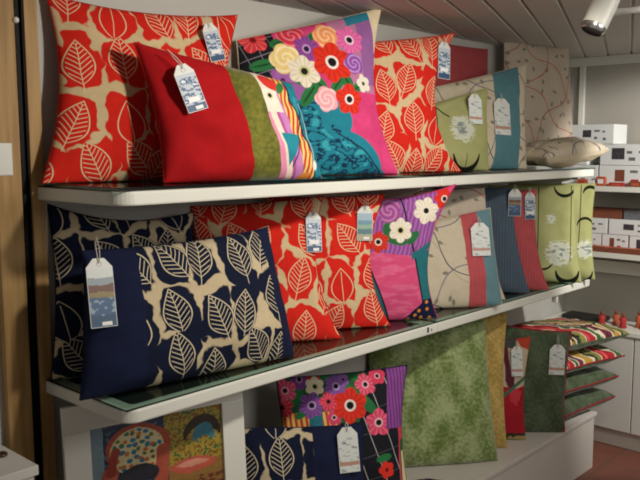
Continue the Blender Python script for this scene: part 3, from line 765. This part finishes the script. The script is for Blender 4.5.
cushion('B6', 'moss green velvet cushion with red piping leaning on the flat stack', (2.2, -.025, B), -49, 3, ((-.32, 0), (.042, 0), (.064, .455), (-.32, .505)), .08, FP('moss_velvet'), 'moss_velvet', k=(.05, .07, .06, 0), seed=36, name='square_cushion', seam_mat='red_piping', seam_name='piping', seam_r=.004)
STK = 'cushions in the flat stack'
for i, (x, y, rz, top, lab) in enumerate((
        (2.52, .15, -6, 'moss_velvet', 'moss velvet cushion with red piping at bottom of the flat stack'),
        (2.525, .15, -11, 'moss_velvet', 'moss velvet cushion with red piping second from bottom of stack'),
        (2.55, .14, -14, 'tulip_b', 'dark tulip-print cushion with red piping third from bottom of stack'),
        (2.565, .13, -17, 'tulip_a', 'red and gold tulip-print cushion on top of the flat stack'))):
    cushion('S%d' % i, lab, (x, y, B+.104*i), rz, 0, ((-.25, -.20, .045), (.245, -.20, .045+.005*i), (.24, .20, .045), (-.25, .20, .045)), .108, FP(top), 'moss_velvet', k=(.04, .05, .05, .05),
            seed=41+i, name='square_cushion', lying=True, sag=0, low=.80, exp=.32, seam_mat='red_piping' if i < 3 else 'moss_velvet', seam_name='piping' if i < 3 else 'seam', seam_r=.0045 if i < 3 else .003, group=STK)

# folded textile at the front of the plinth
g = G('navy_orange_floral', .85); g.base('#141c3c'); n_ = g.noise(g.uv(), 30, 3); g.over(n_ > .55, '#c8702e'); g.over(n_ > .66, '#dcae6a'); g.over(n_ < .38, '#25406a'); M['navy_orange'] = g.done()
cushion('TX', 'small navy cushion with orange pattern lying before the green velvet one', (1.30, .035, B), -38, 0, ((-.09, -.05, .022), (.075, -.05, .022), (.075, .05, .022), (-.09, .05, .022)), .045, FP('navy_orange'), 'navy_back', k=(.04, .04, .04, .04), seed=50, name='small_cushion', lying=True, sag=0, low=.9, N=20)

# ------------------------------------------------------------------ swing tags
def swing_tag(key, label, s, q, ln, w, tilt, mat, slen=.03, sticker=False, gap=.004, attach=None):
    C = CUSH[key]
    l = C.lean
    up = Vector((0, math.sin(l), math.cos(l))); fr = C.fr
    c = C.c2
    # furthest bulge of the cloth under the card
    best = 0
    ca, sa = math.cos(tilt), math.sin(tilt)
    samples = []
    for i in range(33):
        for j in range(33):
            p = C.pt(-1+2*i/32, -1+2*j/32, 1)
            ls, lt = p.x-s, p.dot(up)-q
            a, b = ls*ca+lt*sa, lt*ca-ls*sa          # card frame, b downward negative
            if abs(a) < w*.6 and -ln*1.05 < b < .02: samples.append((b, p.dot(fr)))
    # card rests on the two highest points above and below its middle
    hi = max([d for b, d in samples if b > -ln/2] or [0]); lo = max([d for b, d in samples if b <= -ln/2] or [0])
    off = max(hi, lo)+gap; slope = 0
    base = Vector((s, 0, 0))+up*q+fr*off
    t = thing('swing_tag', label, 'tag', (0, 0, 0), 0, 'cushion swing tags')
    X = Vector((ca, 0, 0))+up*sa; Yv = up*ca-Vector((sa, 0, 0)); Zv = X.cross(Yv)
    m3 = Matrix((X, Yv, Zv)).transposed().to_4x4(); m3.translation = base
    t.matrix_world = Matrix.Translation(C.anchor) @ Matrix.Rotation(C.psi, 4, 'Z') @ m3
    h = w/2
    ch = min(.018, w*.3)
    poly = [(-h, -ln), (h, -ln), (h, -ch), (h*.42, 0.004), (-h*.42, .004), (-h, -ch)]
    bm = bmesh.new(); add_prism(bm, poly, -.0006, .0006); from_bm('card', bm, 'tag_back', t)
    # printed face
    bm = bmesh.new(); uvl = bm.loops.layers.uv.new('UVMap'); e = .0015
    pf = [(-h+e, -ln+e), (h-e, -ln+e), (h-e, -ch-.004), (-h+e, -ch-.004)]
    vs = [bm.verts.new((x, y, .0009)) for x, y in pf]; f = bm.faces.new(vs)
    for lp in f.loops: lp[uvl].uv = (lp.vert.co.x, (lp.vert.co.y+ln)*.115/ln)
    me = bpy.data.meshes.new('photo_print'); bm.to_mesh(me); bm.free(); link('photo_print', me, mat, t)
    if sticker: box('price_sticker', -h*.15, h*.6, -ln+.004, -ln+.013, .0010, .0013, 'sticker', t)
    bm = bmesh.new(); add_tube(bm, [(0.006*math.cos(a), -.010+.006*math.sin(a), .0009) for a in [i*math.pi/6 for i in range(12)]], .0009, 5, True); from_bm('eyelet', bm, 'string', t, smooth=True)
    ax, ay = attach if attach else (0, slen)
    pts = [(0, -.008, .0012), (.003, .004, .003), (ax*.5+.004, ay*.5, .002), (ax, ay, -.002), (ax*.5-.004, ay*.55, .001), (-.003, .003, .003), (-.001, -.009, .0015)]
    bm = bmesh.new(); add_tube(bm, pts, .0011, 6); from_bm('string', bm, 'string', t, smooth=True)
    return t
swing_tag('T1', 'blue and white tag at top right of the big red leaf cushion', .413, .437, .105, .050, .23, 'tag_blue')
swing_tag('T2', 'blue and white tag on the plain red lumbar cushion', .053, .288, .120, .058, .29, 'tag_blue', sticker=True, attach=(-.02, .05))
swing_tag('T4', 'narrow blue tag on the pinched red leaf cushion, upper shelf', .490, .475, .135, .052, -.10, 'tag_blue')
swing_tag('T7', 'silvery tag hanging on the lime cushion, upper shelf', .338, .292, .115, .060, -.06, 'tag_pale')
swing_tag('T6', 'white tag hanging on the teal stripe, upper shelf', .468, .285, .150, .078, -.06, 'tag_pale')
swing_tag('M2', 'large white tag with harbour photo on the navy lumbar cushion', .004, .335, .165, .068, -.03, 'tag_harbour', .06, sticker=True)
swing_tag('M3', 'blue-grey tag on red leaf cushion behind the navy one, lower shelf', -.041, .405, .125, .050, -.02, 'tag_blue', sticker=True)
swing_tag('M4', 'pale seaside tag on red leaf cushion next to poppy print', -.033, .412, .112, .053, -.03, 'tag_beach', sticker=True)
swing_tag('M6', 'silvery tag over the grey-teal end of the coral-striped cushion', .226, .318, .125, .075, .0, 'tag_pale')
swing_tag('M7', 'white tag with grey lower part on the slate ribbed cushion', .066, .435, .110, .052, .0, 'tag_harbour')
swing_tag('M8', 'narrow white tag on the coral ribbed cushion', .076, .415, .112, .043, .03, 'tag_blue')
swing_tag('B2', 'white tag on the navy lumbar cushion low on the plinth', 0.172, .396, .135, .065, .04, 'tag_pale', .02)
swing_tag('B5', 'grey tag on the small tulip-print cushion', .004, .412, .125, .048, .03, 'tag_pale')
swing_tag('B6', 'white tag on string on the moss velvet cushion', -.004, .40, .130, .068, -.03, 'tag_pale', .05)
swing_tag('S1', 'dark cloth tab hanging from right side of the flat stack', .0, .0, .08, .04, 0, 'tulip_b') if False else None

# ------------------------------------------------------------------ picture under the lower shelf
t = thing('framed_picture', 'white-framed glossy picture of an armchair standing below the lower shelf', 'picture', (.222, .155, B), R(-13))
W, H, lean = .525, .606, R(4)
rt = Matrix.Rotation(-lean, 4, 'X')
def leaned(o): o.matrix_local = rt; return o
def fr_part():
    bm = bmesh.new(); w = .070
    add_box(bm, -W/2, W/2, 0, .016, 0, w, .002); add_box(bm, -W/2, W/2, 0, .016, H-w, H, .002)
    add_box(bm, -W/2, -W/2+w, 0, .016, w, H-w, .002); add_box(bm, W/2-w, W/2, 0, .016, w, H-w, .002)
    o = from_bm('frame', bm, 'white', t); return o
leaned(fr_part())
leaned(box('backing_board', -W/2+.005, W/2-.005, .0165, .02, .004, H-.004, 'dark', t))
bm = bmesh.new(); uvl = bm.loops.layers.uv.new('UVMap')
x0, x1, z0, z1 = -W/2+.066, W/2-.066, .066, H-.066
f = bm.faces.new([bm.verts.new(p) for p in ((x0, .010, z0), (x1, .010, z0), (x1, .010, z1), (x0, .010, z1))])
for lp in f.loops: lp[uvl].uv = ((lp.vert.co.x-x0)*.36/(x1-x0), (lp.vert.co.z-z0)*.52/(z1-z0))
me = bpy.data.meshes.new('picture'); bm.to_mesh(me); bm.free(); leaned(link('picture', me, 'picture', t))

# ------------------------------------------------------------------ end wall: shelves, cartons, counter
XS = XE-.26
def wall_shelf(z, lab):
    t = thing('wall_shelf', lab, 'shelf', (XE, -.6, z), 0, 'white shelves on the end wall')
    box('board', -.26, -.001, -.9, .985, -.022, 0, 'white', t, .002)
    box('lip', -.268, -.2605, -.9, .985, -.024, .003, 'white', t, .001)
wall_shelf(1.352, 'upper white wall shelf on the end wall, stacked with white cartons')
wall_shelf(1.015, 'lower white wall shelf on the end wall, with trays and cartons')
box('wall_ledge', XE-.05, XE-.001, -1.5, .385, .88, .945, 'white', None, .003)
o = bpy.data.objects['wall_ledge']; tag(o, 'flat white rail on the end wall below the lower shelf', 'rail')
t = thing('shelf_upright', 'white slotted upright on the end wall near the corner', 'upright', (XE-.001, .33, 1.0))
box('channel', -.022, 0, -.014, .014, 0, .984, 'white', t, .002)
def carton(x0, y0, y1, z0, h, lab, dx=.17, lay=0, mat='carton'):
    t = thing('carton', lab, 'box', (x0+dx/2, (y0+y1)/2, z0), 0, 'printed white cartons on the end wall')
    L = (y1-y0)/2
    box('body', -dx/2, dx/2, -L, L, .0008, h, mat, t, .0015)
    f = -dx/2-.0006
    def pr(nm, a, b, c, d, m): box(nm, f, f+.0004, L-2*L*b, L-2*L*a, h*c, h*d, m, t)   # a..b from the left edge as seen from the shop
    if lay == 0: pr('photo_print', .28, .48, .35, .72, 'print_dark'); pr('text_print', .55, .68, .62, .72, 'print_grey'); pr('text_print', .55, .62, .25, .38, 'print_grey'); pr('text_print', .76, .82, .2, .32, 'print_dark'); pr('text_print', .74, .80, .58, .68, 'print_grey')
    elif lay == 1: pr('photo_print', .22, .46, .28, .82, 'print_dark'); pr('text_print', .50, .60, .55, .68, 'print_grey'); pr('text_print', .54, .66, .22, .38, 'print_grey'); pr('text_print', .72, .86, .58, .68, 'print_grey')
    else: pr('photo_print', .30, .48, .25, .80, 'brown'); pr('text_print', .58, .72, .66, .78, 'print_grey'); pr('text_print', .60, .74, .16, .36, 'redcard'); pr('text_print', .78, .90, .60, .70, 'print_grey')
    return t
XB = XS+.035
z = 1.3525
carton(XB, .135, .33, z, .107, 'printed white carton in bottom row of upper wall shelf, nearest the corner', lay=1)
carton(XB, -.145, .127, z, .107, 'white carton with red mark in bottom row, upper wall shelf', lay=2)
carton(XB, -.42, -.153, z, .107, 'white carton in bottom row at right of the upper wall shelf', lay=0)
carton(XB, .195, .325, z+.108, .105, 'white carton in middle row half hidden behind the flat cushion', lay=1)
carton(XB, -.145, .125, z+.108, .105, 'white carton with dark photo in middle row, upper wall shelf', lay=1)
carton(XB, -.42, -.153, z+.108, .105, 'white carton at right of the middle row, upper wall shelf', lay=2)
carton(XB, .06, .285, z+.2145, .10, 'white carton on the very top of the carton pile', lay=0)
t = tag(box('small_carton', -.03, .03, -.025, .025, .0005, .035, 'dark', None, .002, (XB+.07, .30, z+.2145)), 'small dark box beside the topmost white carton', 'box')
# small goods in front of the upper cartons
def pack(nm, x, y, z, w, h, mat, lab, lid=None):
    t = thing(nm, lab, 'package', (x, y, z), 0, 'small packages on the upper wall shelf')
    box('body', -.011, .011, -w/2, w/2, .0006, h, mat, t, .0015)
    if lid: box('front_print', -.0116, -.0112, -w*.32, w*.32, h*.3, h*.75, lid, t)
pack('small_package', XS+.015, .205, z, .05, .035, 'orange', 'orange packet nearest the flat cushion on the upper wall shelf', 'redcard')
pack('small_package', XS+.015, .105, z, .045, .05, 'orange', 'upright orange packet with pale front on the upper wall shelf', 'sticker')
pack('small_package', XS+.015, .155, z, .035, .030, 'carton', 'small white packet between the two orange packets')
pack('small_package', XS+.015, .025, z, .075, .022, 'redcard', 'flat red packet on the upper wall shelf', 'orange')
pack('small_package', XS+.015, -.07, z, .06, .03, 'brown', 'brown packet at right on the upper wall shelf', 'orange')
# lower wall shelf
z = 1.0155
def tray(y0, y1, dz, lab, mat='brown'):
    t = thing('display_tray', lab, 'tray', (XS+.05, (y0+y1)/2, z+dz), 0, 'trays on the lower wall shelf'); L = (y1-y0)/2
    box('base', -.045, .035, -L, L, .0006, .006, mat, t, .001)
    box('front_lip', -.049, -.0455, -L, L, .0006, .030, mat, t, .001)
    box('contents', -.043, .033, -L+.004, L-.004, .0062, .026, 'orange', t, .002)
tray(.065, .30, 0, 'brown tray of orange goods nearer the corner, lower wall shelf'); tray(-.20, .06, 0, 'brown tray of orange goods at right, lower wall shelf')
XB2 = XS+.095
carton(XB2, .13, .28, z, .085, 'white carton behind the left tray, lower wall shelf', dx=.14, lay=0)
carton(XB2, -.01, .123, z, .085, 'white carton behind the trays, middle of the lower wall shelf', dx=.14, lay=2)
carton(XB2, -.18, -.02, z, .085, 'white carton behind the right tray, lower wall shelf', dx=.14, lay=1)
carton(XB2, .10, .27, z+.0865, .08, 'white carton upper left on the lower wall shelf pile', dx=.14, lay=1)
carton(XB2, -.18, .09, z+.0865, .08, 'wide white carton upper right on the lower wall shelf pile', dx=.14, lay=0)
for (a, b, m, lab) in ((.03, .25, 'brown', 'dark brown flat carton topping the lower shelf pile near the corner'), (-.18, .02, 'print_grey', 'grey flat carton topping the lower shelf pile at right')):
    tag(box('flat_carton', -.06, .06, -(b-a)/2, (b-a)/2, .0008, .05, m, None, .002, (XB2+.07, (a+b)/2, z+.167)), lab, 'box')

# counter below
XC = 2.90
t = thing('counter_cabinet', 'white counter cabinet with plinth base against the end wall', 'cabinet', (XC, -.6, 0))
box('carcass', .006, XE-XC-.001, -1.0, .99, .10, .60, 'whitebox', t, .002)
for y in (-.995, -.498, .0, .498): 
    d = box('door', -.012, .005, y+.002, y+.494, .102, .597, 'whitebox', t, .002)
box('toe_kick', .03, XE-XC-.001, -1.0, .99, .001, .0995, 'white', t, .002)
box('countertop', -.02, XE-XC-.001, -1.01, .995, .6005, .625, 'white', t, .003)
rnd = random.Random(4)
for i, (y, x, lab) in enumerate(((.10, .07, 'small red ornament nearest the corner on the end counter'), (.045, .12, 'small red ornament second from the corner on the end counter'), (-.015, .06, 'small red ornament third from the corner on the end counter'), (-.075, .12, 'small red ornament fourth from the corner on the end counter'), (-.135, .08, 'small red ornament rightmost on the end counter'))):
    t = thing('ornament', lab, 'ornament', (XC+x, y, .6255), rnd.random()*3, 'red ornaments on the end counter')
    bm = bmesh.new(); h = .05+.02*rnd.random()
    add_tube(bm, [(0, 0, .0005), (0, 0, .008), (0, 0, h*.4), (0, 0, h*.75), (0, 0, h)], [.018, .02, .014, .02, .009], 14); from_bm('body', bm, 'orange' if i % 2 else 'redcard', t, smooth=True)
    bm = bmesh.new(); bmesh.ops.create_uvsphere(bm, u_segments=12, v_segments=8, radius=.011); bmesh.ops.translate(bm, verts=bm.verts, vec=(0, 0, h+.010)); from_bm('finial', bm, 'brown', t, smooth=True)
tag(box('flat_carton', -.06, .06, -.11, .11, .0008, .022, 'dark', None, .002, (XC+.14, .22, .6255)), 'dark flat box lying on the end counter near the corner', 'box')

# ------------------------------------------------------------------ ceiling spot lamp
P0 = Vector((.796, -.770, 1.853)); axis = (Vector((.7737, -.748, 1.822))-Vector((.801, -.768, 1.89))).normalized()
t = thing('spot_lamp', 'white cylindrical ceiling spot lamp on a side arm', 'lamp', P0)
bm = bmesh.new(); add_tube(bm, [-axis*.075, -axis*.07, -axis*.02, axis*.03], [.018, .026, .029, .029], 28); from_bm('lamp_head', bm, 'white', t, smooth=True).data.set_sharp_from_angle(angle=R(40))
bm = bmesh.new(); add_tube(bm, [axis*.0305, axis*.037, axis*.044], [.028, .028, .024], 28, cap=False); from_bm('lens_ring', bm, 'chrome', t, smooth=True)
gb = G('lamp_lens', .15); gb.base('#8f8f8c'); gb.b.inputs['Emission Color'].default_value = lin('#ffe6c0'); gb.b.inputs['Emission Strength'].default_value = 0.0; M['lens'] = gb.done()
bm = bmesh.new(); bmesh.ops.create_circle(bm, cap_ends=True, segments=28, radius=.0265)
rq = Vector((0, 0, 1)).rotation_difference(axis).to_matrix().to_4x4(); bmesh.ops.transform(bm, matrix=Matrix.Translation(axis*.036) @ rq, verts=bm.verts); from_bm('lens', bm, 'lens', t)
side = Vector((.68, -.73, .12)).normalized()
bm = bmesh.new(); add_tube(bm, [side*.027, side*.16], .0075, 14); from_bm('arm', bm, 'white', t, smooth=True)
bm = bmesh.new(); add_tube(bm, [side*.165+Vector((0, 0, -.02)), side*.165+Vector((0, 0, ZC-P0.z-side.z*.165-.001))], .012, 16); from_bm('drop_rod', bm, 'white', t, smooth=True)

# ------------------------------------------------------------------ light
def area(name, loc, target, size, power, col, sizey=None):
    ld = bpy.data.lights.new(name, 'AREA'); ld.energy = power; ld.size = size; ld.color = col
    if sizey: ld.shape = 'RECTANGLE'; ld.size_y = sizey
    o = bpy.data.objects.new(name, ld); COL.objects.link(o); o.location = loc
    o.rotation_euler = (Vector(target)-Vector(loc)).to_track_quat('-Z', 'Y').to_euler(); return o
def spot(name, loc, target, power, ang, blend, col, r=.05):
    ld = bpy.data.lights.new(name, 'SPOT'); ld.energy = power; ld.spot_size = R(ang); ld.spot_blend = blend; ld.color = col; ld.shadow_soft_size = r
    o = bpy.data.objects.new(name, ld); COL.objects.link(o); o.location = loc
    o.rotation_euler = (Vector(target)-Vector(loc)).to_track_quat('-Z', 'Y').to_euler(); return o
WARM = (1, .93, .82)
spot('ceiling_spot_front', (.35, -1.05, 1.98), (.60, .2, 1.40), 46, 95, .8, WARM)
spot('ceiling_spot_middle', (1.15, -1.05, 1.98), (1.40, .2, 1.10), 24, 100, .8, WARM)
spot('end_wall_fill_spot', (2.2, -1.35, 1.98), (3.15, -.15, 1.0), 125, 66, .4, (1, .96, .90))  # unseen lamp, added to brighten the end wall and its shelves
area('front_fill_area', (.9, -1.9, 2.0), (1.1, .2, .7), 1.0, 22, (1, .95, .88))  # unseen soft fill from the front, added to lift the dark areas
w = bpy.data.worlds.new('shop'); scene.world = w; w.use_nodes = True
bg = w.node_tree.nodes['Background']; bg.inputs[0].default_value = (.85, .80, .72, 1); bg.inputs[1].default_value = .28

# ------------------------------------------------------------------ camera
cam = bpy.data.cameras.new('camera'); co = bpy.data.objects.new('camera', cam); COL.objects.link(co)
cam.sensor_width = 36; cam.lens = 781.1/640*36; cam.clip_start = .02
r_ = Vector((.678808, -.734312, -.002185)); u_ = Vector((.086828, .077309, .993219)); f_ = Vector((.729164, .674394, -.116237))
m = Matrix((r_, u_, -f_)).transposed().to_4x4(); m.translation = Vector((-.99749, -1.5496, 1.54724))
co.matrix_world = m
scene.camera = co
vs = scene.view_settings; scene.cycles.filter_width = 1.9; vs.view_transform = 'Standard'; vs.look = 'None'; vs.gamma = 1; vs.use_curve_mapping = False; vs.exposure = 0.0
